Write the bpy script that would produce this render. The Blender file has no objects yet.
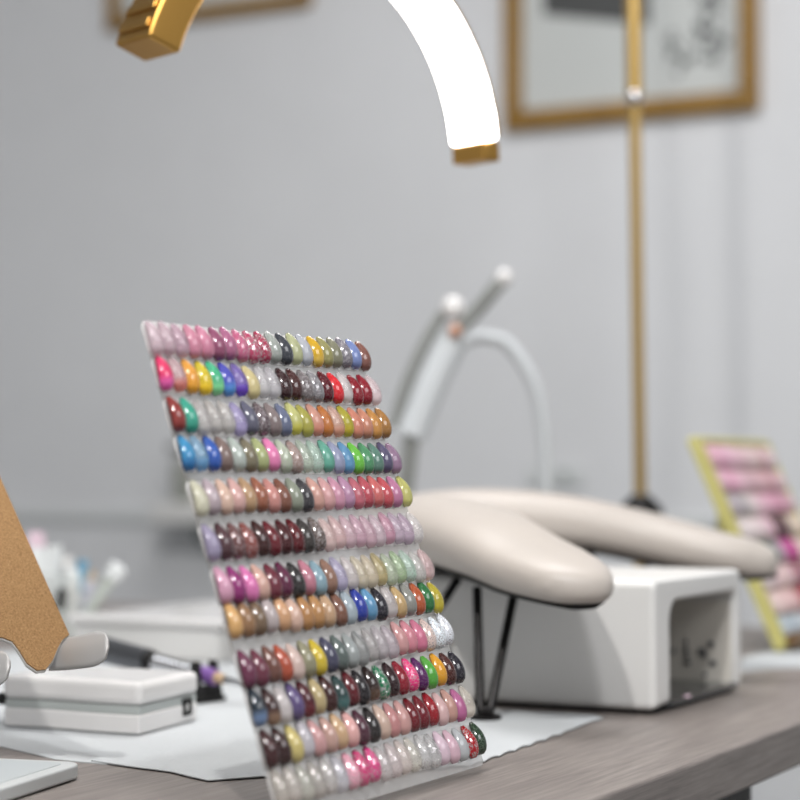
import bpy, bmesh, math, random
from mathutils import Vector, Matrix
random.seed(7)
S = bpy.context.scene
C = S.collection
PI = math.pi
ZD = 0.75                      # desk top height
YAW, PITCH, F = math.radians(28.0), math.radians(2.134), 2000.0
CAM = Vector((0, 0, ZD + 0.17))

# ------------------------------------------------------------------ camera
cd = bpy.data.cameras.new('camera')
cam = bpy.data.objects.new('camera', cd); C.objects.link(cam)
cam.location = CAM
cam.rotation_euler = (PI/2 + PITCH, 0, YAW)
cd.sensor_width = 36; cd.lens = 90; cd.clip_start = 0.05; cd.clip_end = 50
cd.dof.use_dof = True; cd.dof.focus_distance = 1.13; cd.dof.aperture_fstop = 5.0
S.camera = cam
RM = cam.rotation_euler.to_matrix()
FH = Vector((-math.sin(YAW), math.cos(YAW), 0))
def ray(px, py):
    return RM @ Vector(((px - 400)/F, (400 - py)/F, -1))
def at(px, py, d):             # point at horizontal depth d
    r = ray(px, py); return CAM + r*(d/r.dot(FH))
def onz(px, py, z=0.0):        # point on the plane z above the desk
    r = ray(px, py); return CAM + r*((ZD + z - CAM.z)/r.z)
def onplane(px, py, p, n):
    r = ray(px, py); return CAM + r*((p - CAM).dot(n)/r.dot(n))

# ------------------------------------------------------------------ materials
def lin(h):
    h = h.lstrip('#'); v = [int(h[i:i+2], 16)/255 for i in (0, 2, 4)]
    return tuple((c/12.92 if c <= .04045 else ((c+.055)/1.055)**2.4) for c in v) + (1,)
def mat(name, col, rough=.5, metal=0, coat=0, trans=0, bump=None, emit=None, ior=1.45, alpha=1, spec=.5):
    m = bpy.data.materials.new(name); m.use_nodes = True
    nt = m.node_tree; b = nt.nodes['Principled BSDF']
    b.inputs['Base Color'].default_value = lin(col)
    b.inputs['Roughness'].default_value = rough
    b.inputs['Metallic'].default_value = metal
    b.inputs['Coat Weight'].default_value = coat
    b.inputs['Transmission Weight'].default_value = trans
    b.inputs['IOR'].default_value = ior
    b.inputs['Alpha'].default_value = alpha
    b.inputs['Specular IOR Level'].default_value = spec
    if emit:
        b.inputs['Emission Color'].default_value = lin(emit[0]); b.inputs['Emission Strength'].default_value = emit[1]
    # every surface gets a faint procedural unevenness
    tc = nt.nodes.new('ShaderNodeTexCoord'); nz = nt.nodes.new('ShaderNodeTexNoise')
    sc, st = bump or (60, .03)
    nz.inputs['Scale'].default_value = sc; nz.inputs['Detail'].default_value = 4
    bp = nt.nodes.new('ShaderNodeBump'); bp.inputs['Strength'].default_value = st; bp.inputs['Distance'].default_value = .002
    nt.links.new(tc.outputs['Object'], nz.inputs['Vector']); nt.links.new(nz.outputs['Fac'], bp.inputs['Height'])
    nt.links.new(bp.outputs['Normal'], b.inputs['Normal'])
    return m
def ramp(nt, fac, stops):
    r = nt.nodes.new('ShaderNodeValToRGB'); e = r.color_ramp.elements
    while len(e) < len(stops): e.new(.5)
    for k, (p, c) in enumerate(stops): e[k].position = p; e[k].color = lin(c)
    nt.links.new(fac, r.inputs['Fac']); return r.outputs['Color']
def noise_mat(name, stops, scale, rough=.6, stretch=(1, 1, 1), detail=6, bump=.05, spec=.5, coord='Object'):
    m = mat(name, '808080', rough, spec=spec); nt = m.node_tree; b = nt.nodes['Principled BSDF']
    for n in list(nt.nodes):
        if n.type in ('BUMP',): nt.nodes.remove(n)
    tc = next(n for n in nt.nodes if n.type == 'TEX_COORD'); nz = next(n for n in nt.nodes if n.type == 'TEX_NOISE')
    mp = nt.nodes.new('ShaderNodeMapping'); mp.inputs['Scale'].default_value = stretch
    nt.links.new(tc.outputs[coord], mp.inputs['Vector']); nt.links.new(mp.outputs['Vector'], nz.inputs['Vector'])
    nz.inputs['Scale'].default_value = scale; nz.inputs['Detail'].default_value = detail; nz.inputs['Roughness'].default_value = .65
    nt.links.new(ramp(nt, nz.outputs['Fac'], stops), b.inputs['Base Color'])
    bp = nt.nodes.new('ShaderNodeBump'); bp.inputs['Strength'].default_value = bump; bp.inputs['Distance'].default_value = .002
    nt.links.new(nz.outputs['Fac'], bp.inputs['Height']); nt.links.new(bp.outputs['Normal'], b.inputs['Normal'])
    return m
def clear_mat(name, col, opacity, rough=.12):
    m = mat(name, col, rough); nt = m.node_tree; b = nt.nodes['Principled BSDF']
    o = next(n for n in nt.nodes if n.type == 'OUTPUT_MATERIAL')
    t = nt.nodes.new('ShaderNodeBsdfTransparent'); mx = nt.nodes.new('ShaderNodeMixShader'); mx.inputs[0].default_value = opacity
    nt.links.new(t.outputs[0], mx.inputs[1]); nt.links.new(b.outputs[0], mx.inputs[2]); nt.links.new(mx.outputs[0], o.inputs['Surface'])
    return m
def tip_mat():
    m = mat('gel_polish', 'ffffff', .16, coat=.5, spec=.45); nt = m.node_tree; b = nt.nodes['Principled BSDF']
    o = next(n for n in nt.nodes if n.type == 'OUTPUT_MATERIAL')
    b.inputs['Coat Roughness'].default_value = .06
    at_ = nt.nodes.new('ShaderNodeAttribute'); at_.attribute_name = 'tip_color'
    gl = nt.nodes.new('ShaderNodeAttribute'); gl.attribute_name = 'glitter'
    cl = nt.nodes.new('ShaderNodeAttribute'); cl.attribute_name = 'clear'
    tc = nt.nodes.new('ShaderNodeTexCoord'); vo = nt.nodes.new('ShaderNodeTexVoronoi'); vo.inputs['Scale'].default_value = 1700
    nt.links.new(tc.outputs['Object'], vo.inputs['Vector'])
    sep = nt.nodes.new('ShaderNodeSeparateColor'); nt.links.new(vo.outputs['Color'], sep.inputs[0])
    gt = nt.nodes.new('ShaderNodeMath'); gt.operation = 'GREATER_THAN'; gt.inputs[1].default_value = .72; nt.links.new(sep.outputs[0], gt.inputs[0])
    ml = nt.nodes.new('ShaderNodeMath'); ml.operation = 'MULTIPLY'; nt.links.new(gt.outputs[0], ml.inputs[0]); nt.links.new(gl.outputs['Fac'], ml.inputs[1])
    mix = nt.nodes.new('ShaderNodeMix'); mix.data_type = 'RGBA'
    nt.links.new(ml.outputs[0], mix.inputs['Factor']); nt.links.new(at_.outputs['Color'], mix.inputs['A']); mix.inputs['B'].default_value = (.85, .8, .82, 1)
    nt.links.new(mix.outputs['Result'], b.inputs['Base Color'])
    nt.links.new(ml.outputs[0], b.inputs['Metallic'])
    bp = next(n for n in nt.nodes if n.type == 'BUMP')        # flakes tilt every which way
    nt.links.new(sep.outputs[1], bp.inputs['Height']); bp.inputs['Distance'].default_value = .0006
    nt.links.new(ml.outputs[0], bp.inputs['Strength'])
    t = nt.nodes.new('ShaderNodeBsdfTransparent'); mx = nt.nodes.new('ShaderNodeMixShader')
    wm = nt.nodes.new('ShaderNodeMix'); wm.data_type = 'RGBA'; wm.inputs['Factor'].default_value = .75
    nt.links.new(at_.outputs['Color'], wm.inputs['A']); wm.inputs['B'].default_value = (1, 1, 1, 1)
    nt.links.new(wm.outputs['Result'], t.inputs['Color'])
    nt.links.new(cl.outputs['Fac'], mx.inputs[0]); nt.links.new(b.outputs[0], mx.inputs[1]); nt.links.new(t.outputs[0], mx.inputs[2]); nt.links.new(mx.outputs[0], o.inputs['Surface'])
    return m
M = dict(
    wall=noise_mat('wall_paint', [(.3, 'd8d9db'), (.7, 'dedfe1')], 3, .8, bump=.02, spec=.2),
    ceiling=mat('ceiling_paint', 'd8d8d6', .9), floor=noise_mat('floor_tile', [(.3, '3c4043'), (.7, '454a4b')], 6, .5),
    trim=mat('trim_paint', 'cfd2d2', .5),
    desk=noise_mat('grey_oak_laminate', [(.25, '5f5855'), (.45, '756d69'), (.6, '837b76'), (.8, '938b86')], 13, .45, (26, 1.1, 26), 8, .03),
    panel=mat('dark_panel', '4a4a48', .6),
    leather=mat('cream_leather', 'b3aba4', .42, bump=(420, .12), spec=.45),
    black=mat('black_metal', '1c1a1a', .35, .6), rubber=mat('black_rubber', '171616', .7),
    white=mat('white_plastic', 'd7d6d4', .32), white2=mat('white_gloss_plastic', 'd9d7d6', .22, coat=.3),
    greyband=mat('grey_plastic', 'a9aeac', .35), cavity=mat('cavity_plastic', 'd6d1c8', .2, spec=.6),
    tray=mat('mirror_tray', '55585a', .12, .7), dark=mat('dark_print', '55565a', .5),
    gold=mat('brushed_gold', 'b88e4a', .34, .95), brass=mat('brass', 'b89a60', .38, .85),
    frame=noise_mat('gilt_frame', [(.3, '7a5822'), (.7, 'a07c3c')], 60, .45), paper_art=mat('picture_paper', 'c5c8c6', .6),
    ink=mat('grey_ink', '4c4d4d', .7), palegrey=mat('pale_grey_ink', 'a9abaa', .7),
    led=mat('led_diffuser', 'ffffff', .5, emit=('fff8f0', 14.0)),
    acrylic=clear_mat('clear_acrylic', 'e4e3e2', .42), strip=clear_mat('clear_strip', 'efedec', .48),
    edge=clear_mat('acrylic_edge', 'e8e8e8', .8), tip=tip_mat(),
    yellow=clear_mat('yellow_acrylic', 'd4cd84', .8, .2),
    cork=noise_mat('cork', [(.30, '6b4c2b'), (.45, '8f6c44'), (.6, '9e7a4f'), (.74, 'b7976b')], 950, .8, detail=5, bump=.2),
    silver=mat('painted_steel', 'aeacab', .45, .2), paper=mat('white_tissue', 'b6b9bb', .9, bump=(220, .35)),
    chrome=mat('chrome', 'cfcfd2', .12, 1), gunmetal=mat('gunmetal', '6a6c70', .3, .8), purple=mat('purple_ring', '7d5a9c', .35),
    lampwhite=mat('lamp_white', 'c9cdd0', .4), lampgrey=mat('lamp_grey', '8f918e', .4, .3), copper=mat('copper', 'c79a84', .35, .5),
    pink=mat('pink_card', 'd9c0cc', .6), blue=mat('blue_plastic', '6f9fba', .4), pearl=mat('pearl_white', 'dfe2e2', .4),
    glass=clear_mat('frosted_glass', 'd5d9d4', .13), tube=mat('pale_tube', 'b9bfb8', .3), traywhite=mat('tray_white', 'bfc2c2', .4), traypale=mat('tray_pale', 'b4babc', .35), olive=mat('grey_olive_plastic', '8e9088', .5), brown=mat('brown_wood', '6b5136', .5),
    lilac=mat('lilac_plastic', 'cdcbdc', .4), beige=mat('beige_wood', 'b59a7c', .6),
)

# ------------------------------------------------------------------ helpers
def mesh_obj(name, bm, m, parent=None, smooth=True, bevel=0, sub=0, seg=3):
    me = bpy.data.meshes.new(name); bmesh.ops.recalc_face_normals(bm, faces=bm.faces); bm.to_mesh(me); bm.free()
    for p in me.polygons: p.use_smooth = smooth
    ms = m if isinstance(m, (list, tuple)) else [m]
    for x in ms: me.materials.append(M[x] if isinstance(x, str) else x)
    o = bpy.data.objects.new(name, me); C.objects.link(o)
    if parent is not None: o.parent = parent
    if bevel:
        b = o.modifiers.new('bevel', 'BEVEL'); b.width = bevel; b.segments = seg; b.limit_method = 'ANGLE'; b.angle_limit = .6
        w = o.modifiers.new('wn', 'WEIGHTED_NORMAL'); w.keep_sharp = True
    elif smooth:
        try: me.shade_auto_smooth() if hasattr(me, 'shade_auto_smooth') else me.set_sharp_from_angle(angle=.7)
        except Exception: pass
    if sub:
        s = o.modifiers.new('sub', 'SUBSURF'); s.levels = s.render_levels = sub
    return o
def tag(o, label, cat, group=None):
    o['label'] = label; o['category'] = cat
    if group: o['group'] = group
    return o
def thing(name, loc, label, cat, group=None, mtx=None):
    o = bpy.data.objects.new(name, None); C.objects.link(o); o.empty_display_size = .05
    if mtx is not None: o.matrix_world = mtx
    else: o.location = loc
    return tag(o, label, cat, group)
def structure(o): o['kind'] = 'structure'; return o
def box(bm, lo, hi):
    r = bmesh.ops.create_cube(bm, size=1)
    for v in r['verts']:
        for i in range(3): v.co[i] = lo[i] + (v.co[i] + .5)*(hi[i] - lo[i])
    return r['verts']
def prism(bm, pts, z0, z1, mtx=None):          # outline (x,y) extruded z0..z1
    a = [bm.verts.new((x, y, z0)) for x, y in pts]; b = [bm.verts.new((x, y, z1)) for x, y in pts]
    n = len(pts); bm.faces.new(a[::-1]); bm.faces.new(b)
    for i in range(n): bm.faces.new((a[i], a[(i+1) % n], b[(i+1) % n], b[i]))
    if mtx is not None:
        for v in a + b: v.co = mtx @ v.co
    return a + b
def rrect(x0, y0, x1, y1, r, n=6):
    p = []
    for cx, cy, a0 in ((x1-r, y1-r, 0), (x0+r, y1-r, 90), (x0+r, y0+r, 180), (x1-r, y0+r, 270)):
        for k in range(n+1):
            a = math.radians(a0 + 90*k/n); p.append((cx + r*math.cos(a), cy + r*math.sin(a)))
    return p
def tube(bm, pts, rad, n=12, flat=1.0):         # swept tube with caps; rad: number or list
    pts = [Vector(p) for p in pts]; rs = rad if isinstance(rad, (list, tuple)) else [rad]*len(pts)
    t0 = (pts[1]-pts[0]).normalized(); up = Vector((0, 0, 1)) if abs(t0.z) < .9 else Vector((1, 0, 0))
    s = t0.cross(up).normalized(); rings = []
    for i, p in enumerate(pts):
        t = (pts[min(i+1, len(pts)-1)] - pts[max(i-1, 0)])
        t = t.normalized() if t.length > 1e-9 else t0
        s = (s - t*s.dot(t)).normalized(); u = s.cross(t)
        rings.append([bm.verts.new(p + (s*math.cos(2*PI*k/n) + u*math.sin(2*PI*k/n)*flat)*rs[i]) for k in range(n)])
    for a, b in zip(rings, rings[1:]):
        for k in range(n): bm.faces.new((a[k], a[(k+1) % n], b[(k+1) % n], b[k]))
    bm.faces.new(rings[0][::-1]); bm.faces.new(rings[-1])
def lathe(bm, prof, c=(0, 0, 0), n=28, axis=None):   # profile [(r,z)]
    c = Vector(c); q = Vector((0, 0, 1)).rotation_difference(Vector(axis)) if axis else None
    rings = []
    for r, z in prof:
        ring = []
        for k in range(n):
            v = Vector((max(r, 1e-5)*math.cos(2*PI*k/n), max(r, 1e-5)*math.sin(2*PI*k/n), z))
            if q: v = q @ v
            ring.append(bm.verts.new(c + v))
        rings.append(ring)
    for a, b in zip(rings, rings[1:]):
        for k in range(n): bm.faces.new((a[k], a[(k+1) % n], b[(k+1) % n], b[k]))
    bm.faces.new(rings[0][::-1]); bm.faces.new(rings[-1])
def sphere(bm, c, r, n=20):
    bmesh.ops.create_uvsphere(bm, u_segments=n, v_segments=n//2, radius=r, matrix=Matrix.Translation(Vector(c)))
def catmull(pts, n=8):
    out = []; P = [pts[0]] + list(pts) + [pts[-1]]
    for i in range(1, len(P)-2):
        for k in range(n):
            t = k/n; a, b, c, d = P[i-1], P[i], P[i+1], P[i+2]
            out.append(tuple(.5*((2*b[j]) + (-a[j]+c[j])*t + (2*a[j]-5*b[j]+4*c[j]-d[j])*t*t + (-a[j]+3*b[j]-3*c[j]+d[j])*t**3) for j in range(len(b))))
    out.append(tuple(pts[-1])); return out
def local(o, p):                                 # world -> local of an unrotated empty
    return Vector(p) - o.location

def rotv(v, a): return Vector((v.x*math.cos(a)-v.y*math.sin(a), v.x*math.sin(a)+v.y*math.cos(a), 0))
# ------------------------------------------------------------------ setting
YW, XL, ZC = 3.6, -3.4, 2.65
def plain_box(name, lo, hi, m):
    bm = bmesh.new(); box(bm, lo, hi); return structure(mesh_obj(name, bm, m, smooth=False))
plain_box('wall_back', (XL-.1, YW, 0), (2.4, YW+.1, ZC), 'wall')
plain_box('wall_left', (XL-.1, -2.4, 0), (XL, YW, ZC), 'wall')
plain_box('floor', (XL-.1, -2.4, -.05), (2.4, YW+.1, 0), 'floor')
plain_box('ceiling', (XL-.1, -2.4, ZC), (2.4, YW+.1, ZC+.05), 'ceiling')
plain_box('baseboard_back', (XL, YW-.015, 0), (2.4, YW, .1), 'trim')
zt = onplane(100, 516, Vector((0, YW, 0)), Vector((0, 1, 0))).z
bm = bmesh.new(); box(bm, (XL, YW-.012, zt-.012), (2.4, YW, zt+.012)); structure(mesh_obj('trim_1', bm, 'trim', bevel=.004))

# ------------------------------------------------------------------ desk
XE = (onz(615, 800).x + onz(800, 716).x)/2
Y0, Y1, XB = .35, 2.17, XE - 1.35
desk = thing('desk', (0, 0, 0), 'long grey wood-grain desk that everything stands on', 'desk')
bm = bmesh.new(); box(bm, (XB, Y0, ZD-.03), (XE, Y1, ZD)); mesh_obj('desk_top', bm, 'desk', desk, False, bevel=.0025)
yp = onplane(752, 785, Vector((XE-.04, 0, 0)), Vector((1, 0, 0))).y
bm = bmesh.new(); box(bm, (XE-.065, Y0+.05, 0), (XE-.04, yp, ZD-.03)); mesh_obj('leg_panel', bm, 'panel', desk, False, bevel=.002)
bm = bmesh.new(); box(bm, (XB+.04, Y0+.05, 0), (XB+.065, Y1-.05, ZD-.03)); mesh_obj('leg_panel', bm, 'panel', desk, False, bevel=.002)
bm = bmesh.new(); box(bm, (XE-.5, Y1-.06, 0), (XE-.45, Y1-.01, ZD-.03)); mesh_obj('leg', bm, 'panel', desk, False, bevel=.002)

# ------------------------------------------------------------------ tissue sheets
def sheet(pix, z, label, thick=.0006, wav=None):
    pts = [onz(x, y, z) for x, y in pix]
    bm = bmesh.new(); prism(bm, [(p.x, p.y) for p in pts], ZD+z, ZD+z+thick)
    bmesh.ops.triangulate(bm, faces=bm.faces)
    o = mesh_obj('paper_towel', bm, 'paper', smooth=False)
    return tag(o, label, 'paper towel', 'paper towels spread on the desk')
def scallop(a, b, n, amp):
    out = []
    for i in range(n):
        for k in range(4):
            t = (i + k/4)/n; s = abs(math.sin(PI*k/4))
            out.append((a[0]+(b[0]-a[0])*t, a[1]+(b[1]-a[1])*t - amp*s))
    return out
sheet([(-90, 742), (0, 747), (25, 753), (55, 760), (85, 763), (110, 765), (140, 768), (170, 771), (220, 750), (300, 720), (300, 668), (200, 648), (110, 648), (-90, 655)],
      0, 'white tissue sheet lying under the white drill box at the left')
sheet([(91, 761), (130, 767), (170, 772), (190, 777), (208, 781), (235, 779), (262, 777)] + scallop((330, 779), (470, 767), 5, 2) + scallop((470, 767), (575, 730), 7, 2)
      + [(590, 722), (603, 719), (595, 716), (560, 714), (500, 711), (440, 708), (390, 704), (330, 700), (238, 712)],
      .0008, 'white tissue sheet with scalloped edge under the tilted nail swatch board')
sheet([(738, 672), (743, 658), (775, 651), (860, 648), (860, 668), (800, 668), (770, 669)], 0, 'small white tissue sheet under the yellow framed swatch board at right')

# ------------------------------------------------------------------ nail swatch boards
def tip_shape(L, W, H, nu=10, nv=8):
    def pt(i, j, back):
        u = i/nu; v = 2*j/nv - 1
        if u < .3: w = math.sqrt(max(0, 1 - ((.3-u)/.3)**2))*.55 + .45 if u > 0 else .30
        else: w = max(.08, 1 - ((u-.3)/.7)**2.0*.92)
        x = v*w*W/2
        z = H*(1 - v*v)*(.45+.55*w) + .0026*(1-(2*u-.85)**2) + .001
        if back: z = max(z - .0012, .0002)
        return Vector((x, (u-.5)*L, z)), u
    verts, us, faces = [], [], []
    for back in (0, 1):
        for i in range(nu+1):
            for j in range(nv+1):
                p, u = pt(i, j, back); verts.append(p); us.append(u)
    n1 = (nu+1)*(nv+1); R = nv+1
    for i in range(nu):
        for j in range(nv):
            a = i*R+j; q = (a, a+1, a+R+1, a+R); faces.append(q); faces.append(tuple(n1+k for k in q[::-1]))
    loop = [j for j in range(R)] + [i*R+nv for i in range(1, nu+1)] + [nu*R+j for j in range(nv-1, -1, -1)] + [i*R for i in range(nu-1, 0, -1)]
    for k in range(len(loop)):
        a, b = loop[k], loop[(k+1) % len(loop)]; faces.append((b, a, n1+a, n1+b))
    return verts, us, faces
def tip_mesh(name, specs, shape):   # specs: [(matrix, colour, base colour, glitter, clear)]
    V, U, Fc = shape; verts, faces, cols, gls, cls = [], [], [], [], []
    for mx, c1, c2, g, cl in specs:
        b = len(verts); a1, a2 = Vector(lin(c1)[:3]), Vector(lin(c2)[:3])
        for v, u in zip(V, U):
            verts.append(mx @ v); k = min(1, max(0, (.42-u)/.3)); k = k*k*(3-2*k)
            cols.append(tuple(a1.lerp(a2, k)) + (1,)); gls.append(g); cls.append(cl*(1-.5*k))
        faces += [tuple(b+i for i in f) for f in Fc]
    me = bpy.data.meshes.new(name); me.from_pydata(verts, [], faces)
    ca = me.color_attributes.new('tip_color', 'FLOAT_COLOR', 'POINT')
    ga = me.attributes.new('glitter', 'FLOAT', 'POINT'); la = me.attributes.new('clear', 'FLOAT', 'POINT')
    ca, ga, la = me.color_attributes['tip_color'], me.attributes['glitter'], me.attributes['clear']
    for i in range(len(verts)): ca.data[i].color = cols[i]; ga.data[i].value = gls[i]; la.data[i].value = cls[i]
    for p in me.polygons: p.use_smooth = True
    me.materials.append(M['tip']); me.update()
    o = bpy.data.objects.new(name, me); C.objects.link(o); return o
def soft(h, sat=.86, lift=.0):
    v = [int(h[i:i+2], 16)/255 for i in (0, 2, 4)]; g = .3*v[0]+.59*v[1]+.11*v[2]
    return ''.join('%02x' % round(255*min(1, (g+(c-g)*sat)*(1-lift)+lift)) for c in v)
def parse(tok):     # 'rrggbb[-rrggbb][g][c]'
    g = .95 if 'G' in tok else .5 if 'S' in tok else 0.06
    cl = .68 if 'C' in tok else .42 if 'J' in tok else 0.04
    t = tok.replace('G', '').replace('S', '').replace('C', '').replace('J', '')
    a, _, b = t.partition('-'); return soft(a), soft(b or a), g*.7, cl
ROWS = [
 'd9bfc9CS cfb0bcCS c9a3b6CS d787a2J d883a2J 8a4263 a2587c b85478S b03a5cG a22c4aG | 8d958fS 383c44 b9bd8dJ b7bac4J c7980f-d0a838 8a8650 77755f 6e6a74S 6a7cb2 7a4a40',
 'e0285f-f058b0 d8b8bcC-f08070 d8902c-f0a01c c2ac1c-f4c60c 35a878-7ad890 4448b4-4a90e0 8a70d0C-6a30d8 d8c88cJ cfcdcfC cbc8ccC | 34181a 45201f 6a6264S 757378S 580c1a d81c26 dcd4d4C 860e1e 8c1022 e2ccd0C',
 '8a2a24 2a9a80 c4c0bfC c4c0bcC c9c4c0C b0a4d6C 565668 544349S 77696a 5c6480 | c8c878J-d0c83c b0aa40J d89a86J-e08a70 c9742aJ e2b8a8C-e09878 b6ac24J-c8b020 d8846aJ b8765c d08e3cJ 9c6a30',
 '2a84b8-1c68ac 8ab8d8C-5aa0d8 2452b0 75605a 9eaaa2S 706852 98a068 d870a4 9faa94S 907870S | bccab8CS b4cfc0CS 5fb09aJ 9aa0c0J 5a9ac8J 5aae30 42845a 50786a 504a68 9a7696J',
 'd4d0b8J a8969d c8a592 c49690 a6835f 90523a b87870 764636 7e8474 363438 | d8a294J d8a2a2J d393acJ bf8cafJ c86474J b0424f c05a58 b8434c b06a8f c6c268J',
 'a398b8J 48272f 5a2120S 7a2a20S 38100f 640f1c 430a10 580a14 35302e 594a46S | dcbfbbC dcbabaC d6b6c0C d4abbcC d2aebcC d2bcc6C d49cb4C cab4c6C c2aabeC dcd8d8CS',
 'c58ba6 8a226b d268a6 c4988b 682030 581638 282626 b06a7c 7896a4 84604f | b8b0d0C d2cacaC d2c6aeC d2c4aaC c2b07aC b9c6aaCS aec99cCS b8d2c2CS cccbc6CS e0c0c0CS',
 'ca9858 88623f 6c543e a89b9b c29066 c29e8c a87541 a87845 b08c6a 724a39 | a8b8c2J 22359c 528ab2 22202a d2cacaC b09060 80807a a94a22 226a34 c2b026J',
 '662644 66263a 6a4036 aa4328 dabfb6J 848064 bfa41c 3e3e56 525e5b 8a9090 | 9a9c9cC b4b0b0C c0b8bcC c4b8c0C d49c9cJ da8696J da7496J c8b0a8G d0d8e0G d0d4dcG',
 '1f2a36-6a88b4 361717-8c6a50 cac2c2J 544474 4c101c-6a1420 a89668 38100f 223a3a-3a6868 5a0a16 1a161a | 261412-5a4030 0c6c42G 281014 880c22 e22874S 501056 459a2e d28e10 441a16 22202a',
 '380c10 2e0c0b baa860 c2bec6J ba8888 b28c80 ba9670 ce9894 482030 201c1c | d2b4a2J c98686J d09c97J 680c17 6a0c1a 920c1a dab2b2J c9988bJ c0629aJ d8d0c4C',
 'c8c0b4CG cec6beCS cacabeCG beb8b0CG cecac6CG d2d2daCG da90a4G c82068G d22878G d2caca CG'.replace(' CG', 'CG') + ' | d8cacaCG dacec8CS d6d2c6CG d2d2d2CG cacacaCG dac0cfJ dab4c3J b8bcc0J a60e18G 203824',
]
NAMES = {}
RESL = [-1.8, 2.1, .3, 2.8, -.3, -4.1, -5.6, .2, -5.5, -1, 1.9, 5.2]
RESR = [2, 1.6, .4, 1.4, 1.6, 0, -3.3, -.3, 2.8, .2, .9, -.2]
T = .32732
def board_matrix(base, t):
    N = Vector((math.cos(t), 0, math.sin(t))); U = Vector((-math.sin(t), 0, math.cos(t)))
    return Matrix(((0, U.x, N.x, base.x), (1, U.y, N.y, base.y), (0, U.z, N.z, base.z), (0, 0, 0, 1)))
Nb = Vector((math.cos(T), 0, math.sin(T)))
mb = board_matrix(Vector((-.49235, .81820, ZD)) - Nb*.0045 + Vector((0, 0, .002)), T)
board = thing('nail_swatch_board', None, 'large clear tilted board with twelve rows of glossy nail tips, in focus', 'nail swatch board', mtx=mb)
PW = .215/19; U0, PU = .2510, .02111
def panel(name, outline, z0, z1, m, parent, bev=.0006):
    bm = bmesh.new(); prism(bm, outline, z0, z1); return mesh_obj(name, bm, m, parent, False, bevel=bev, seg=2)
panel('acrylic_panel', rrect(.0006, U0-3.55*PU, .2205, U0+.0095, .004), -.0025, 0, 'acrylic', board)
panel('acrylic_panel', rrect(.0004, .0035, .2215, U0-3.55*PU-.0006, .004), -.0025, 0, 'acrylic', board)
tw = math.tan(T)
bm = bmesh.new()   # prop behind, from half height down to the desk
v = prism(bm, [(.09, .0205), (.13, .0205), (.13, .16), (.09, .16)], -.0045, -.0025)
for q in v:
    if q.co.y < .05: q.co.z -= .053
mesh_obj('prop_leg', bm, 'acrylic', board, False)
shape = tip_shape(.0192, .0110, .0033)
bulk = []
for r, row in enumerate(ROWS):
    toks = row.replace('|', ' ').split(); assert len(toks) == 20, (r, len(toks))
    for h in (0, 1):
        x0 = h*10*PW; vl = RESL[r]*.0005; vr = RESR[r]*.0005
        yc = U0 - r*PU + random.uniform(-.0006, .0006)
        def vo(c): return vl + (vr-vl)*c/19
        ang = (vr-vl)/.215 + random.uniform(-.006, .006)
        mid = Vector((x0 + 4.5*PW, yc + vo(h*10+4.5), 0))
        st = panel('swatch_strip', rrect(-4.86*PW, -.0095, 4.9*PW, .0090, .004), .0002, .0011, 'strip', board, .0003)
        st.location = mid; st.rotation_euler = (0, 0, ang)
        ms = Matrix.Translation(mid) @ Matrix.Rotation(ang, 4, 'Z')
        for k in range(10):
            c1, c2, g, cl = parse(toks[h*10+k])
            lm = Matrix.Translation(Vector(((k-4.5)*PW + random.uniform(-.0004, .0004), random.uniform(-.0007, .0007), .0011))) @ \
                Matrix.Rotation(random.uniform(-.05, .05), 4, 'Z') @ Matrix.Rotation(random.uniform(-.05, .05), 4, 'Y')
            if h == 0 and r >= 2:
                t = tip_mesh('nail_tip', [(Matrix.Identity(4), c1, c2, g, cl)], shape); t.parent = st; t.matrix_local = lm
            else: bulk.append((ms @ lm, c1, c2, g, cl))
tb = tip_mesh('nail_tip', bulk, shape); tb.parent = board; tb['kind'] = 'stuff'
tb['label'] = 'the remaining glossy nail tips of the board, upper and right-hand rows'

# second board, yellow acrylic, at the right
t2 = math.radians(23.5); bb = onz(783, 654)
mb2 = board_matrix(bb + Vector((0, 0, .004)), t2)
board2 = thing('nail_swatch_board', None, 'out of focus yellow-edged nail swatch board with pink and red tips at the far right', 'nail swatch board', mtx=mb2)
panel('acrylic_panel', rrect(0, .0, .225, .222, .004), -.008, 0, 'yellow', board2, .001)
bm = bmesh.new(); box(bm, (.003, .004, 0), (.007, .219, .004)); box(bm, (.22, .004, 0), (.224, .219, .004)); box(bm, (.007, .215, 0), (.22, .219, .004)); mesh_obj('edge_rim', bm, 'yellow', board2, False, bevel=.0008)
bm = bmesh.new(); box(bm, (.012, .0, .0), (.22, .012, .012)); mesh_obj('ledge', bm, 'brown', board2, False, bevel=.001)
bm = bmesh.new(); v = prism(bm, [(.02, .0), (.05, .0), (.05, .15), (.02, .15)], -.012, -.008)
for q in v:
    if q.co.y < .05: q.co.z -= .062; q.co.y += .027
mesh_obj('prop_leg', bm, 'yellow', board2, False)
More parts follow.
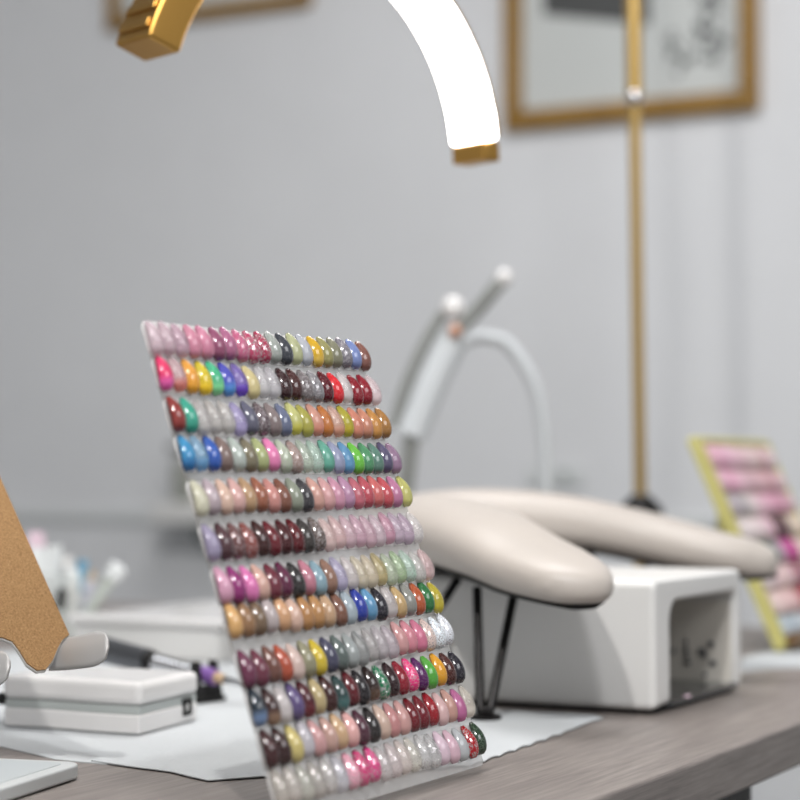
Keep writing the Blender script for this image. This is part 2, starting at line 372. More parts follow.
C2 = [
 'd8a0b4 d690ac d492b0 d8a2b8 d0a0b0 c8a0aa caa4a8 d0b0b4 c8a8a8 c09090 c8a8b0 d0b0b8',
 'd8a4b8 d68cac d89cb4 dca8bc caa0ac c498a0 cc98a4 cfa0a8 c89098 c08890 c8a0a8 d0a8b0',
 'b0a0a8 9a9098 a8a0a0 c8b8b8 d4b4bc d4a4b4 d49cb0 d494ae d088a4 c87c98 c890a0 d0a0b0',
 'd4c4c4 d8c8c8 d4c0c0 d8c0c4 d8b0bc d4a4b4 5a1a28 4a1420 5c1c28 c8b0a0 d8c8a8 d0b0a0',
 'd0c4c4 c8c0c0 808888 6a7474 707a78 c0a8b0 c8389a c82c88 d03c94 d8c0b0 d8c8b0 d0a0a8',
 'd8c4c4 d0b8b8 d8b4b8 d8b4b4 d4b0b0 c8a0a4 b06a78 905060 a06874 c89098 d0a8a8 d8b0b8',
 'd8bcb8 dab4b0 d8b0b0 d8acac d0a4a0 b83848 a82838 b03040 b84050 c8787c d09898 d0a8a8',
 'a8b4bc 98a8b4 a0acb8 a8b0b8 b0b8c0 a0a8b4 98a4b0 a0acb4 b0b4bc b8b8c0 b0b0b8 a8b0b8']
sh2 = tip_shape(.026, .0172, .0045, 7, 6)
for r, row in enumerate(C2):
    for k, c in enumerate(row.split()):
        t = tip_mesh('nail_tip', [(Matrix.Identity(4), soft(c, .75), soft(c, .75), .3 if random.random() < .3 else 0, .05)], sh2); t.parent = board2
        t.location = (.021 + k*.0167, .199 - r*.0255 + random.uniform(-.001, .001), .0005); t.rotation_euler = (0, 0, random.uniform(-.06, .06))

# ------------------------------------------------------------------ UV lamp
K = onz(655, 716); XR = K.x; LY0 = K.y; LY1 = onz(742, 690).y; LX0 = XR - .235; H0, H1 = .0035, .0955
uv = thing('nail_dryer_lamp', (XR, LY0, ZD), 'white box-shaped nail curing lamp with an arched open front, under the cream armrest', 'nail lamp')
w = LY1 - LY0
oy0 = onplane(671, 650, Vector((XR, 0, 0)), Vector((1, 0, 0))).y - LY0; oy1 = w - .014
zt0 = H1 - .017
bm = bmesh.new()
def arch(y0, y1, zb, zt, rl, rr, n=8):
    return [(y0, zb)] + [(y0+rl-rl*math.cos(PI/2*k/n), zt-rl+rl*math.sin(PI/2*k/n)) for k in range(n+1)] + \
           [(y1-rr+rr*math.sin(PI/2*k/n), zt-rr+rr*math.cos(PI/2*k/n)) for k in range(n+1)] + [(y1, zb)]
po, pi_ = arch(0, w, H0, H1, .007, .007), arch(oy0, oy1, H0+.003, zt0, .018, .008)
def ringv(p, x): return [bm.verts.new((x, a, b)) for a, b in p]
oF, oB, iF, iB = ringv(po, 0), ringv(po, -.235), ringv(pi_, 0), ringv(pi_, -.150)
for A_, B_ in ((oF, oB), (iF, iB), (oF, iF)):
    for k in range(len(A_)-1): bm.faces.new((A_[k], A_[k+1], B_[k+1], B_[k]))
bm.faces.new(oB); bm.faces.new(iB)
bm.faces.new((oF[0], oB[0], iB[0], iF[0])); bm.faces.new((oF[-1], oB[-1], iB[-1], iF[-1])); bm.faces.new((oB[0], oB[-1], iB[-1], iB[0]))
bm.faces.new((iF[0], iB[0], iB[-1], iF[-1]))
mesh_obj('housing', bm, 'white', uv, True, bevel=.005, seg=4)
bm = bmesh.new(); prism(bm, rrect(oy0-.002, H0+.003, oy1+.002, zt0+.002, .006), -.1495, -.1485, Matrix(((0, 0, 1, 0), (1, 0, 0, 0), (0, 1, 0, 0), (0, 0, 0, 1)))); mesh_obj('back_plate', bm, 'cavity', uv, False)
bm = bmesh.new(); prism(bm, rrect(.006, -.229, w-.004, -.004, .012), 0, H0-.0005, Matrix(((0, 1, 0, 0), (1, 0, 0, 0), (0, 0, 1, .0), (0, 0, 0, 1)))); mesh_obj('base_pad', bm, 'rubber', uv, False)
bm = bmesh.new(); prism(bm, rrect(oy0-.003, -.149, oy1+.004, .001, .006), H0, H0+.004, Matrix(((0, 1, 0, 0), (1, 0, 0, 0), (0, 0, 1, 0), (0, 0, 0, 1)))); mesh_obj('mirror_tray', bm, 'tray', uv, False)
fy = oy1
bm = bmesh.new()    # inner far wall lining
box(bm, (-.148, fy-.0015, H0+.004), (-.004, fy-.0005, zt0-.008)); mesh_obj('side_lining', bm, 'cavity', uv, False)
def spots(lst, size):
    bm = bmesh.new()
    for px, py, sx, sy in lst:
        p = local(uv, onplane(px, py, Vector((0, LY0+fy-.002, 0)), Vector((0, 1, 0))))
        box(bm, (p.x-sx, fy-.0027, p.z-sy), (p.x+sx, fy-.0015, p.z+sy))
    return bm
marks = [(686, 642, .0014, .0016), (686, 650, .0022, .0018), (687, 657, .0016, .0016), (688, 663, .0022, .0014), (702, 651, .0028, .0022), (704, 656, .0018, .0018), (711, 644, .0022, .0020), (713, 663, .0022, .0022), (674, 651, .0010, .0022), (705, 675, .0014, .0014)]
mesh_obj('printed_marks', spots(marks, 0), 'dark', uv, False)
bm = bmesh.new(); p = onz(687, 697, H0+.004); p = local(uv, p); lathe(bm, [(.0026, H0+.004), (.0026, H0+.0052), (.0018, H0+.0056)], (p.x, p.y, 0), 16); mesh_obj('sensor', bm, 'pink', uv)

# ------------------------------------------------------------------ cream armrest
arm = thing('manicure_armrest', onz(485, 720), 'cream padded two-armed manicure armrest on black hairpin legs over the white lamp', 'armrest')
def lobe(bm, pts, base=False):
    path = catmull([(*at(x, y, d), hw, th) for x, y, d, hw, th in pts], 10)
    n = len(path); rings = []; NS = 28
    for i, (x, y, z, hw, th) in enumerate(path):
        a, b = path[max(i-1, 0)], path[min(i+1, n-1)]
        t = Vector((b[0]-a[0], b[1]-a[1], 0)).normalized(); s = Vector((t.y, -t.x, 0))
        zb = z - th/2
        ring = []
        for k in range(NS):
            A = 2*PI*k/NS; cx, cz = math.cos(A), math.sin(A)
            ex = math.copysign(abs(cx)**.75, cx)*hw; ez = math.copysign(abs(cz)**.8, cz)*th/2
            if base: q = Vector((x, y, z - th*.44 + .001)) + s*ex*.8 + Vector((0, 0, (ez/th)*.006))
            else:
                if ez < 0: ez = max(ez, -th*.44)
                q = Vector((x, y, z)) + s*ex + Vector((0, 0, ez))
            ring.append(bm.verts.new(q - arm.location))
        rings.append(ring)
    for a, b in zip(rings, rings[1:]):
        for k in range(NS): bm.faces.new((a[k], a[(k+1) % NS], b[(k+1) % NS], b[k]))
    bm.faces.new(rings[0][::-1]); bm.faces.new(rings[-1])
NEAR = [(372, 530, 1.73, .012, .03), (392, 530, 1.71, .042, .048), (445, 530, 1.595, .053, .052), (492, 546, 1.452, .043, .044), (537, 567, 1.39, .042, .037), (570, 581, 1.348, .034, .031), (587, 588, 1.33, .022, .024), (594, 591, 1.322, .008, .014)]
REAR = [(372, 528, 1.75, .012, .03), (395, 526, 1.745, .042, .05), (470, 519, 1.74, .05, .053), (560, 522, 1.735, .046, .049), (640, 536, 1.725, .044, .045), (710, 552, 1.70, .040, .039), (752, 560, 1.688, .032, .034), (772, 564, 1.68, .018, .024), (778, 566, 1.678, .006, .012)]
bm = bmesh.new(); lobe(bm, NEAR); lobe(bm, REAR)
cu = mesh_obj('cushion', bm, 'leather', arm)
rm = cu.modifiers.new('remesh', 'REMESH'); rm.mode = 'VOXEL'; rm.voxel_size = .0032; rm.use_smooth_shade = True
sm = cu.modifiers.new('smooth', 'SMOOTH'); sm.factor = .5; sm.iterations = 14
bm = bmesh.new(); lobe(bm, NEAR[:-2] + [(582, 587, 1.335, .018, .030)], True); lobe(bm, REAR[:-1], True)
bp_ = mesh_obj('base_board', bm, 'rubber', arm)
def hairpin(foot, ta, tb, r=.0033):
    bm = bmesh.new(); f = Vector(foot); a, b = Vector(ta), Vector(tb)
    fa = f + (a-f)*.12; fb = f + (b-f)*.12
    side = (b-a); side.z = 0; side.normalize()
    bot = [f + Vector((0, 0, .004)) - side*.003 + (a-f)*.07, f + Vector((0, 0, .0062)) - side*.002, f + Vector((0, 0, .0056)), f + Vector((0, 0, .0062)) + side*.002, f + Vector((0, 0, .004)) + side*.003 + (b-f)*.07]
    pts = [tuple(a)] + [tuple(x) for x in bot] + [tuple(b)]
    path = [Vector(p)-arm.location for p in catmull(pts, 8)]
    tube(bm, path, r, 12)
    o = mesh_obj('hairpin_leg', bm, 'black', arm)
    bm = bmesh.new(); lathe(bm, [(.0115, -.0005), (.0115, .0018), (.009, .0030), (.003, .0034)], f - arm.location, 24)
    mesh_obj('foot_pad', bm, 'black', o)
def zl(p, z): return Vector((p.x, p.y, ZD+z))
hairpin(zl(onz(485, 721), .0020), at(477, 588, 1.43), at(514, 594, 1.43))
hairpin(zl(onz(372, 713), .0020), at(458, 579, 1.47), at(400, 584, 1.48))
p1 = at(590, 545, 1.76); fr = zl(at(600, 660, 1.80), .0006)
hairpin(fr, at(590, 548, 1.74), at(650, 558, 1.74))
bm = bmesh.new(); sphere(bm, at(590, 550, 1.70) - arm.location, .005); mesh_obj('bolt', bm, 'black', arm)

# ------------------------------------------------------------------ half-moon lamp
A, B = at(150, 44, 1.35), at(472, 149, 1.55)
ch = (B-A); L = ch.length; e1 = ch.normalized(); nrm = e1.cross(Vector((0, 0, 1))).normalized(); e2 = nrm.cross(e1).normalized()
if e2.z < 0: e2 = -e2
if nrm.dot(CAM - A) < 0: nrm = -nrm          # toward the viewer
half = math.radians(78); R = L/(2*math.sin(half)); cen = (A+B)/2 - e2*R*math.cos(half)
pole0 = zl(at(641, 560, 2.2), 0)
moon = thing('half_moon_lamp', pole0, 'glowing half-moon arc lamp with gold ends on a tall gold pole', 'lamp')
def arcpt(a, rr, q):      # a: angle from apex, + toward B
    return cen + (e1*math.sin(a) + e2*math.cos(a))*rr + nrm*q - moon.location
BW, TH = .042, .021
def arc_bar(a0, a1, r0, r1, q0, q1, n):
    bm = bmesh.new(); rings = []
    for k in range(n+1):
        a = a0 + (a1-a0)*k/n; rings.append([bm.verts.new(arcpt(a, r, q)) for r, q in ((r0, q0), (r1, q0), (r1, q1), (r0, q1))])
    for x, y in zip(rings, rings[1:]):
        for k in range(4): bm.faces.new((x[k], x[(k+1) % 4], y[(k+1) % 4], y[k]))
    bm.faces.new(rings[0][::-1]); bm.faces.new(rings[-1]); return bm
capa = .05
mesh_obj('arc_shell', arc_bar(-half+capa, half-capa, R+TH*.3, R+TH*.62, -BW/2, BW/2-.002, 48), 'gold', moon, True, bevel=.001)
mesh_obj('light_strip', arc_bar(-half+.42, half-capa*.6, R-TH*.25, R+TH*.35, -BW/2+.002, BW/2+.002, 48), 'led', moon, True, bevel=.003)
mesh_obj('end_cap', arc_bar(half-capa*.55, half+.07, R-TH*.25, R+TH*.62, -BW/2+.003, BW/2-.003, 2), 'gold', moon, True, bevel=.002)
ec = mesh_obj('end_cap', arc_bar(-half-.03, -half+.44, R-TH*.6, R+TH*.7, -BW/2, BW/2, 6), 'gold', moon, True, bevel=.0025)
for k in (0, 1): mesh_obj('ridge', arc_bar(-half+.015+k*.085, -half+.055+k*.085, R+TH*.68, R+TH*.80, -BW/2+.004, BW/2-.004, 2), 'gold', ec, True, bevel=.001)
top = Vector(at(625, -600, 2.2)); topl = top - moon.location
jx = at(634.5, 98, 2.2); j = jx - moon.location; p560 = Vector((0, 0, .012))
bm = bmesh.new(); tube(bm, [p560, at(640, 480, 2.2)-moon.location, j], .0068, 16); mesh_obj('pole', bm, 'brass', moon)
bm = bmesh.new(); tube(bm, [j, topl], .0095, 16); mesh_obj('upper_pole', bm, 'brass', moon)
bm = bmesh.new(); sphere(bm, j + (CAM-jx).normalized()*.006, .009); mesh_obj('joint_knob', bm, 'chrome', moon)
apex = arcpt(0, R+TH*.6, 0)
bm = bmesh.new(); tube(bm, [Vector(p) for p in catmull([tuple(topl), tuple(topl + Vector((-.05, -.1, .09))), tuple((topl+apex)/2 + Vector((0, 0, .12))), tuple(apex + Vector((0, 0, .05))), tuple(apex)], 8)], .006, 12); mesh_obj('neck', bm, 'brass', moon)
zc = at(640, 502, 2.2).z - ZD
bm = bmesh.new(); lathe(bm, [(.075, 0), (.075, .012), (.07, .016), (.012, .02)], (0, 0, 0), 32); mesh_obj('base', bm, 'black', moon)
bm = bmesh.new(); lathe(bm, [(.012, zc-.05), (.026, zc-.018), (.024, zc-.006), (.010, zc+.008)], (0, 0, 0), 24); mesh_obj('collar', bm, 'black', moon)

# ------------------------------------------------------------------ white jointed lamp in the blur
DL = 2.08
gb = zl(at(480, 640, 2.12), 0)
gl = thing('jointed_desk_lamp', gb, 'blurred white jointed desk lamp with ball ends and a curved arm, behind the swatch board', 'lamp')
def G(x, y, d=DL): return at(x, y, d) - gl.location
def path(pix, n=8): return [Vector(p) for p in catmull([tuple(G(*p)) for p in pix], n)]
bm = bmesh.new(); lathe(bm, [(.05, 0), (.05, .012), (.045, .018), (.01, .02)], (0, 0, 0), 32); mesh_obj('base', bm, 'lampwhite', gl)
bm = bmesh.new(); tube(bm, [Vector((0, 0, .015)), G(405, 500), G(412, 432)], .009, 14); mesh_obj('post', bm, 'lampgrey', gl)
bm = bmesh.new(); tube(bm, path([(411, 436), (430, 388), (456, 334)]), .0165, 16); mesh_obj('lamp_head', bm, 'lampwhite', gl)
bm = bmesh.new(); tube(bm, path([(394, 428), (402, 398), (417, 360), (434, 328), (450, 306)]), .0062, 12); mesh_obj('spring_arm', bm, 'lampgrey', gl)
bm = bmesh.new(); tube(bm, path([(455, 334), (480, 307), (503, 279)]), .0075, 12); mesh_obj('rod', bm, 'lampgrey', gl)
bm = bmesh.new(); sphere(bm, G(504, 278), .0095); mesh_obj('ball_end', bm, 'white2', gl)
bm = bmesh.new(); sphere(bm, G(453, 308, DL-.01), .0125); mesh_obj('ball_end', bm, 'white2', gl)
bm = bmesh.new(); sphere(bm, G(455, 331, DL-.02), .0075); mesh_obj('pivot', bm, 'copper', gl)
bm = bmesh.new(); tube(bm, path([(458, 345), (478, 337), (503, 341), (522, 362), (536, 392), (543, 430), (546, 480), (547, 560), (547, 640)]), .012, 14, .6); mesh_obj('curved_arm', bm, 'lampwhite', gl)
bm = bmesh.new(); q = zl(at(547, 641, DL), 0) - gl.location; lathe(bm, [(.04, 0), (.04, .01), (.012, .02)], (q.x, q.y, 0), 24); mesh_obj('base', bm, 'lampwhite', gl)

# ------------------------------------------------------------------ framed pictures on the wall
WP, WN = Vector((0, YW, 0)), Vector((0, 1, 0))
def picture(pr, ph, label, fw=.038, marks=()):
    a = onplane(pr[0], pr[1], WP, WN); b = onplane(pr[2], pr[3], WP, WN)
    x0, x1 = a.x, b.x; z0 = (a.z+b.z)/2; z1 = z0 + ph
    o = thing('framed_picture', ((x0+x1)/2, YW, z0), label, 'picture')
    W = (x1-x0)/2
    for k, (lo, hi) in enumerate((((-W, -.028, 0), (W, -.001, fw)), ((-W, -.028, ph-fw), (W, -.001, ph)), ((-W, -.028, fw), (-W+fw, -.001, ph-fw)), ((W-fw, -.028, fw), (W, -.001, ph-fw)))):
        bm = bmesh.new(); box(bm, lo, hi); mesh_obj('frame_rail', bm, 'frame', o, False, bevel=.006)
    bm = bmesh.new(); box(bm, (-W+fw, -.012, fw), (W-fw, -.003, ph-fw)); art = mesh_obj('picture_sheet', bm, 'paper_art', o, False)
    return o, W
pr, W = picture((508, 131, 762, 112), .52, 'gold-framed picture with grey drawing, on the wall behind the gold pole')
def wl(px, py): p = onplane(px, py, WP, WN); return p - pr.location
bm = bmesh.new()
a, b = wl(546, -60), wl(652, 26); 
prism(bm, [(a.x, a.z), (a.x, wl(546, 16).z), (b.x, b.z), (b.x, a.z)], .0125, .0135, Matrix(((1, 0, 0, 0), (0, 0, -1, 0), (0, 1, 0, 0), (0, 0, 0, 1))))
for i in range(46):
    x, y = random.gauss(711, 7), random.uniform(-40, 62); p = wl(x, y); s = random.uniform(.004, .011)
    bmesh.ops.create_icosphere(bm, subdivisions=1, radius=s, matrix=Matrix.Translation((p.x, -.0125, p.z)) @ Matrix.Diagonal((1, .06, 1, 1)))
for i in range(22):
    t = random.uniform(0, 1); p = wl(668+t*30+random.gauss(0, 5), 45+t*28+random.gauss(0, 6)); s = random.uniform(.003, .008)
    bmesh.ops.create_icosphere(bm, subdivisions=1, radius=s, matrix=Matrix.Translation((p.x, -.0125, p.z)) @ Matrix.Diagonal((1, .06, 1, 1)))
mesh_obj('drawing', bm, 'ink', pr, False)
picture((112, 31, 314, 9), .5, 'small gold-framed picture at the top edge, behind the gold lamp end', .03)

# ------------------------------------------------------------------ wall shelf with bottle, socket (far left / centre)
p = onplane(188, 505, WP, WN); p2 = onplane(330, 505, WP, WN)
zs = onplane(190, 522, WP, WN).z
sh = thing('wall_shelf', ((p.x+p2.x)/2, YW, zs), 'blurred white wall shelf on the far wall beside the swatch board', 'shelf')
hw = (p2.x-p.x)/2
bm = bmesh.new(); box(bm, (-hw, -.14, 0), (hw, -.001, .045)); mesh_obj('shelf_board', bm, 'white', sh, False, bevel=.004)
for s in (-.6, .6):
    bm = bmesh.new(); prism(bm, [(-.001, 0), (-.11, 0), (-.001, -.08)], s*hw-.006, s*hw+.006, Matrix(((0, 0, 1, 0), (1, 0, 0, 0), (0, 1, 0, 0), (0, 0, 0, 1)))); mesh_obj('bracket', bm, 'greyband', sh, False)
bx = p.x + .045
bt = thing('pump_bottle', (bx, YW-.07, zs+.045), 'blurred grey pump bottle with dark cap on the far wall shelf', 'bottle')
bm = bmesh.new(); lathe(bm, [(.028, 0), (.03, .004), (.03, .07), (.024, .085), (.012, .09)]); mesh_obj('bottle_body', bm, 'olive', bt)
bm = bmesh.new(); lathe(bm, [(.012, .09), (.014, .092), (.014, .112), (.006, .114), (.006, .12)]); box(bm, (-.045, -.008, .105), (.012, .008, .122)); mesh_obj('pump_cap', bm, 'ink', bt)
p = onplane(556, 477, WP, WN)
so = thing('wall_socket', (p.x, YW, p.z), 'pale wall socket plate low on the back wall, left of the gold pole', 'socket')
bm = bmesh.new(); box(bm, (-.06, -.009, -.02), (.06, -.0005, .02)); mesh_obj('cover_plate', bm, 'trim', so, False, bevel=.003)
bm = bmesh.new(); box(bm, (-.03, -.0098, -.010), (-.01, -.0085, .010)); box(bm, (.01, -.0098, -.010), (.03, -.0085, .010)); mesh_obj('socket_face', bm, 'greyband', so, False)

# ------------------------------------------------------------------ drill control box (front left)
k = onz(140, 735, .0015)
ey = rotv(FH, -math.radians(20)); ex = rotv(FH, math.radians(70))
def reach(o_, d_, px):      # length along d_ until the pixel column px
    n_ = ray(px, 0).cross(ray(px, 800)); return (CAM - o_).dot(n_)/d_.dot(n_)
lx = reach(k, ex, -6); ly = reach(k, ey, 199)
k2 = k + ex*lx; ex = -ex
mt = Matrix(((ex.x, ey.x, 0, k2.x), (ex.y, ey.y, 0, k2.y), (0, 0, 1, ZD+.0014), (0, 0, 0, 1)))
drill = thing('nail_drill_box', None, 'white rounded nail drill control box with grey middle band and tiny black display', 'nail drill', mtx=mt)
def wavy(z0, z1, inset, m, name, dip=0, bev=.003):
    bm = bmesh.new(); n = 24; pts = []
    # long near side bulges towards its right end, as a soft wave
    for i in range(n+1):
        t = i/n; s = 1/(1+math.exp(-(t-.55)*9)); pts.append((inset + t*(lx-2*inset), inset + .010*(1-s)*1.0))
    pts += [(lx-inset, ly-inset), (inset, ly-inset)]
    v = prism(bm, pts, z0, z1)
    if dip:
        for q in v:
            if q.co.z > z0 + 1e-5:
                t = q.co.x/lx; q.co.z -= dip*(.5-.5*math.tanh((t-.45)*5))*0 + dip*max(0, (t-.8)/.2)*.6
    return mesh_obj(name, bm, m, drill, False, bevel=bev)
HT = .0345
wavy(0, .0125, .0008, 'white2', 'lower_shell', 0, .0015)
wavy(.0125, .0182, .0016, 'greyband', 'side_band', 0, .0005)
wavy(.0182, HT, .0, 'white2', 'upper_shell', .0015, .0055)
bm = bmesh.new(); yk = ly*.80; box(bm, (lx-.0015, yk-.006, .0050), (lx+.0006, yk+.006, .0165)); d_ = mesh_obj('display', bm, 'rubber', drill, False, bevel=.0004)
bm = bmesh.new(); box(bm, (lx+.0003, yk-.0032, .0085), (lx+.0009, yk-.0010, .0130)); mesh_obj('digit', bm, 'white', d_, False)
bm = bmesh.new(); box(bm, (-.016, .03, .0115), (.001, .046, .0195)); mesh_obj('cable_plug', bm, 'rubber', drill, False, bevel=.001)
# handpiece lying from the box on to its black cradle
cr = zl(onz(203, 702), 0)
hp = thing('drill_handpiece', at(150, 658, 1.52), 'dark and chrome nail drill handpiece with purple ring, resting behind the white drill box', 'nail drill handpiece')
P0, P1 = at(100, 649, 1.56), at(255, 687, 1.47)
def hpseg(name, x0, x1, r0, r1, m, parent=None, rings=0):
    t0, t1 = (x0-96)/(250-96), (x1-96)/(250-96); bm = bmesh.new()
    a, b = P0.lerp(P1, t0), P0.lerp(P1, t1); n = max(2, rings*4)
    pts = [a.lerp(b, i/n) for i in range(n+1)]; rs = [r0+(r1-r0)*i/n - (.0012 if rings and i % 4 in (0,) else 0) for i in range(n+1)]
    tube(bm, [q-hp.location for q in pts], rs, 20); return mesh_obj(name, bm, m, parent or hp)
hpseg('body', 96, 146, .0102, .0094, 'gunmetal'); hpseg('lock_ring', 146, 153, .0084, .0080, 'rubber')
hpseg('grip', 153, 194, .0076, .0062, 'chrome', None, 9); hpseg('collet', 194, 199, .005, .005, 'gold')
hpseg('colour_ring', 199, 213, .0062, .0062, 'purple'); hpseg('nose', 213, 221, .0042, .0035, 'beige'); hpseg('bit', 221, 250, .0026, .0022, 'chrome')
cdl = thing('handpiece_cradle', cr, 'small black cradle holding the drill handpiece beside the white drill box', 'cradle')
c_ax = (P1-P0).normalized(); c_at = P0.lerp(P1, (202-96)/154); 
bm = bmesh.new(); sidev = Vector((-c_ax.y, c_ax.x, 0)).normalized()
hz = c_at.z - .0075
fx = Vector((c_ax.x, c_ax.y, 0)).normalized()
mcr = Matrix(((sidev.x, 0, fx.x, c_at.x), (sidev.y, 0, fx.y, c_at.y), (0, 1, 0, 0), (0, 0, 0, 1)))
cdl.location = (c_at.x, c_at.y, ZD+.0012); h_ = hz - ZD - .0012
mcr = Matrix(((sidev.x, 0, fx.x, 0), (sidev.y, 0, fx.y, 0), (0, 1, 0, 0), (0, 0, 0, 1)))
prism(bm, [(-.018, 0), (.018, 0), (.010, h_+.018), (.0085, h_+.018), (.0075, h_), (-.0075, h_), (-.0085, h_+.018), (-.011, h_+.018)], -.004, .004, mcr); mesh_obj('rest_arm', bm, 'rubber', cdl, False, bevel=.0008)
bm = bmesh.new(); prism(bm, rrect(-.018, -.008, .018, .008, .004), 0, .003, Matrix(((sidev.x, fx.x, 0, 0), (sidev.y, fx.y, 0, 0), (0, 0, 1, 0), (0, 0, 0, 1)))); mesh_obj('foot_plate', bm, 'rubber', cdl, False)

# ------------------------------------------------------------------ cork phone stand
sE = rotv(FH, -math.radians(50)); sB = rotv(FH, math.radians(40)); tl = math.radians(33)
sU = (sB*math.sin(tl) + Vector((0, 0, math.cos(tl)))); sN = sE.cross(sU).normalized()
if sN.dot(CAM - at(70, 636, 1.2)) < 0: sN = -sN
c0 = at(70, 636, 1.2)
base_pt = zl(c0 + sB*.13 - sE*.10, 0)
stand = thing('phone_stand', base_pt, 'cork-faced phone stand with curled grey metal tabs at the left edge', 'phone stand')
def sp(px, py): return onplane(px, py, c0, sN) 
out = [(70, 636), (0, 478), (-40, 388), (-142, 410), (-62, 560), (-16, 641), (-8, 639), (2, 639), (12, 643), (19, 652), (27, 665), (37, 672), (46, 671), (53, 662), (58, 650), (63, 641)]
def slab(name, m, off, th, shrink, bev=0):
    bm = bmesh.new(); cen2 = sum((sp(*q) for q in out), Vector())/len(out)
    pts = [sp(*q) for q in out]; pts = [q + (cen2-q).normalized()*shrink for q in pts]
    a = [bm.verts.new(q + sN*off - stand.location) for q in pts]; b = [bm.verts.new(q + sN*(off+th) - stand.location) for q in pts]
    n = len(a); fa = bm.faces.new(a[::-1]); fb = bm.faces.new(b)
    for i in range(n): bm.faces.new((a[i], a[(i+1) % n], b[(i+1) % n], b[i]))
    bmesh.ops.triangulate(bm, faces=[fa, fb]); return mesh_obj(name, bm, m, stand, False)
slab('back_plate', 'white', -.0022, .002, 0); slab('cork_pad', 'cork', -.0001, .0010, .0008)
def tab(r0, r1, e0, e1_):
    # short curled strip: root edge r0-r1, free end e0-e1_, bowed outward with rounded free corners
    a, b, c, d = [at(*q) for q in (r0, r1, e0, e1_)]
    bm = bmesh.new(); n, m_ = 16, 8; nn = (c-a).cross(b-a).normalized()
    if nn.dot(CAM-a) < 0: nn = -nn
    vs = []
    for i in range(n+1):
        t = i/n; cut = 0 if t < .72 else (1-math.sqrt(max(0, 1-((t-.72)/.28)**2)))*.42
        row = []
        for j_ in range(m_+1):
            w_ = cut + (1-2*cut)*j_/m_
            p = a.lerp(c, t).lerp(b.lerp(d, t), w_) + nn*(.005*math.sin(PI*t) + .003*math.sin(PI*w_)) + Vector((0, 0, -.0035*math.sin(PI*t)))
            row.append(bm.verts.new(p - stand.location))
        vs.append(row)
    for i in range(n):
        for j_ in range(m_): bm.faces.new((vs[i][j_], vs[i][j_+1], vs[i+1][j_+1], vs[i+1][j_]))
    o = mesh_obj('support_tab', bm, 'silver', stand); q = o.modifiers.new('solid', 'SOLIDIFY'); q.thickness = .0016
    return o
tab((51, 671, 1.196), (66, 640, 1.205), (114, 664, 1.155), (112, 630, 1.172))
tab((-48, 694, 1.17), (-36, 656, 1.185), (15, 684, 1.135), (14, 650, 1.15))
bm = bmesh.new(); mid = sp(-30, 540) - sN*.002; tube(bm, [mid - stand.location, mid - sN*.02 + Vector((0, 0, -.05)) - stand.location, Vector((0, 0, .008))], .006, 14); mesh_obj('stem', bm, 'silver', stand)
bm = bmesh.new(); lathe(bm, [(.055, .0015), (.055, .007), (.052, .0095), (.008, .011)], (0, 0, 0), 32); mesh_obj('base', bm, 'silver', stand)

# ------------------------------------------------------------------ white tray (bottom left)
tk = onz(85, 778, 0); d1 = onz(0, 806) - tk; d1.z = 0; d1.normalize(); d2 = Vector((-d1.y, d1.x, 0))
if d2.dot(onz(0, 760)-tk) < 0: d2 = -d2
mt2 = Matrix(((d1.x, d2.x, 0, tk.x), (d1.y, d2.y, 0, tk.y), (0, 0, 1, ZD), (0, 0, 0, 1)))
tray = thing('white_tray', None, 'flat white rounded tray at the lower left corner of the desk', 'tray', mtx=mt2)
bm = bmesh.new(); prism(bm, rrect(0, 0, .20, .16, .012, 8), .0008, .0090); mesh_obj('tray_body', bm, 'traywhite', tray, False, bevel=.0015)
bm = bmesh.new(); prism(bm, rrect(.008, .008, .192, .152, .008, 8), .0088, .0093); mesh_obj('tray_inset', bm, 'traypale', tray, False)

# ------------------------------------------------------------------ white storage box behind
q0, q1 = onz(88, 654), onz(225, 667)
bz = (q1.x - q0.x)
bxt = thing('white_box', (q1.x, q1.y+.02, ZD), 'low white lidded box behind the drill handpiece, left of the swatch board', 'box')
bm = bmesh.new(); box(bm, (q0.x-q1.x, 0, .0), (-.02, .63, .031)); mesh_obj('box_body', bm, 'white', bxt, False, bevel=.004)
bm = bmesh.new(); box(bm, (q0.x-q1.x-.004, -.004, .031), (-.016, .634, .039)); mesh_obj('lid', bm, 'white2', bxt, False, bevel=.005)

# ------------------------------------------------------------------ brush cup and its contents
DC = 1.95
cc = zl(at(66, 650, DC), 0)
cup = thing('brush_cup', cc, 'clear frosted cup holding files and brushes behind the cork stand', 'cup')
bm = bmesh.new(); lathe(bm, [(.028, 0), (.031, .002), (.034, .075), (.0325, .075), (.0295, .004), (.001, .004)], (0, 0, 0), 32); mesh_obj('cup_wall', bm, 'glass', cup)
def stick(name, foot, topx, topy, d, label, cat, parts, group=None):
    f = cc + Vector((foot[0], foot[1], .0055)); t = at(topx, topy, d)
    o = thing(name, f, label, cat, group); ax = t - f
    for nm, a, b, ra, rb, m, flat in parts:
        bm = bmesh.new(); n = 4; tube(bm, [ax*(a+(b-a)*i/n) for i in range(n+1)], [ra+(rb-ra)*i/n for i in range(n+1)], 14, flat); mesh_obj(nm, bm, m, o)
    return o
RX = Vector((math.cos(YAW), math.sin(YAW), 0)); 
def ft(r_, d_): v = RX*r_ + FH*d_; return (v.x, v.y)
stick('nail_file', ft(-.019, .010), 36, 532, DC+.02, 'broad pink and white nail file, tallest in the cup, by the cork', 'nail file', [('file_body', 0, .86, .012, .013, 'pearl', .18), ('pink_tip', .86, 1, .013, .012, 'pink', .18)], 'nail files in the cup')
stick('nail_file', ft(-.012, -.012), 55, 546, DC-.02, 'white nail file second from the cork in the cup', 'nail file', [('file_body', 0, 1, .0105, .0115, 'pearl', .2)], 'nail files in the cup')
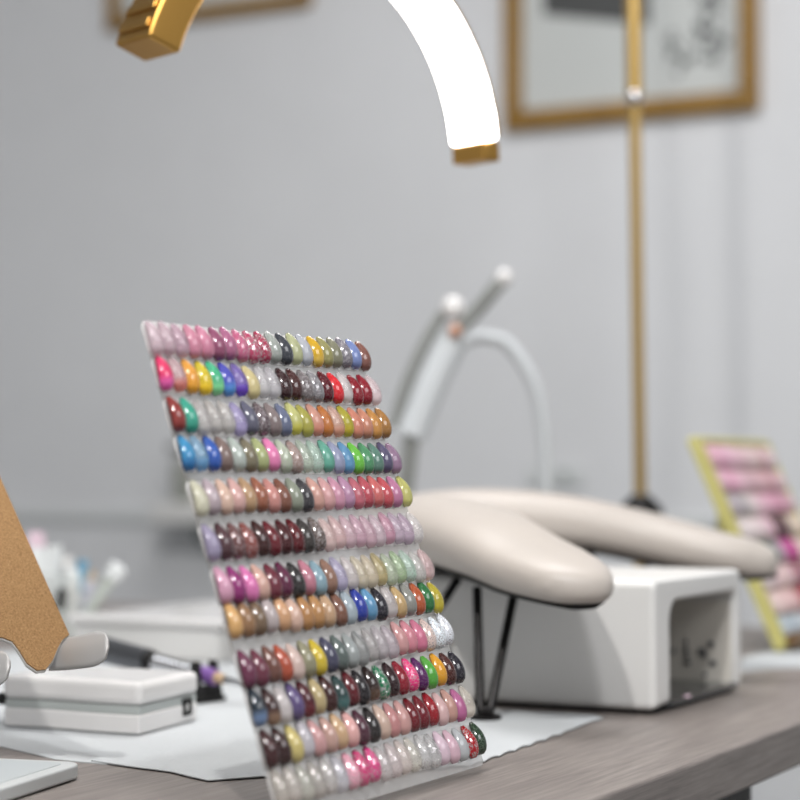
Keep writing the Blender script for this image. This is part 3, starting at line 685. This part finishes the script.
stick('nail_brush', ft(-.004, .016), 67, 556, DC+.02, 'pearl white brush between the files and the blue brush', 'brush', [('handle', 0, .8, .005, .006, 'pearl', 1), ('cap', .8, 1, .008, .006, 'white', 1)], 'brushes in the cup')
stick('nail_brush', ft(.006, -.010), 72, 570, DC-.02, 'thick white brush in front of the blue brush in the cup', 'brush', [('handle', 0, .8, .006, .0075, 'white', 1), ('cap', .8, 1, .0075, .006, 'pearl', 1)], 'brushes in the cup')
stick('nail_brush', ft(.008, .010), 83, 560, DC+.01, 'brush with a blue upper end in the cup', 'brush', [('handle', 0, .6, .004, .005, 'pearl', 1), ('cap', .6, 1, .0062, .0055, 'blue', 1)], 'brushes in the cup')
stick('nail_brush', ft(.016, .004), 92, 571, DC, 'lilac brush with a tan tip right of the blue brush', 'brush', [('handle', 0, .86, .0045, .006, 'lilac', 1), ('tip', .86, 1, .004, .003, 'beige', 1)], 'brushes in the cup')
stick('nail_brush', ft(-.010, .002), 62, 590, DC-.035, 'short dark brush beside the cork stand edge', 'brush', [('handle', 0, .7, .004, .005, 'pearl', 1), ('tip', .7, 1, .006, .004, 'rubber', 1)], 'brushes in the cup')
stick('glass_tube', ft(.004, -.020), 119, 566, DC-.03, 'pale round-ended tube leaning out of the cup to the right', 'tube', [('stem', 0, .86, .004, .0058, 'tube', 1), ('round_end', .86, 1, .0085, .0085, 'pearl', 1)])

# ------------------------------------------------------------------ lights
def area(name, loc, target, size, power, col=(1, 1, 1), shape='DISK'):
    l = bpy.data.lights.new(name, 'AREA'); l.energy = power; l.size = size; l.shape = shape; l.color = col
    o = bpy.data.objects.new(name, l); C.objects.link(o); o.location = loc
    o.rotation_euler = (Vector(target)-Vector(loc)).to_track_quat('-Z', 'Y').to_euler(); return o
def vp(lat, d, z): v = RX*lat + FH*d; return Vector((v.x, v.y, ZD+z))
area('ceiling_lamp_light', vp(-.28, 0, 1.85), vp(.3, 2.8, .3),   .06, 27, (1, .98, .95))
area('ceiling_panel_light', vp(.15, 0, 1.85), vp(.3, 2.8, .3), .2, 25, (.99, .99, 1))
area('ceiling_centre_light', vp(.05, 2.2, 1.88), vp(.05, 2.21, 0), 1.0, 29, (.99, .99, 1))
area('right_side_fill', (1.3, .75, 2.45), (-.5, 1.15, .8), 1.1, 25, (.97, .985, 1), 'SQUARE')  # added area light from upper right to brighten the boards; no window stands there
w_ = bpy.data.worlds.new('world'); S.world = w_; w_.use_nodes = True
bg = w_.node_tree.nodes['Background']; bg.inputs[0].default_value = (.90, .90, .90, 1); bg.inputs[1].default_value = .46

S.view_settings.view_transform = 'Standard'; S.view_settings.look = 'None'; S.view_settings.gamma = 1; S.view_settings.exposure = -0.06
try: S.view_settings.use_curve_mapping = False
except Exception: pass
S.cycles.use_denoising = True
S.cycles.max_bounces = 8; S.cycles.transparent_max_bounces = 16
S.cycles.sample_clamp_indirect = 6
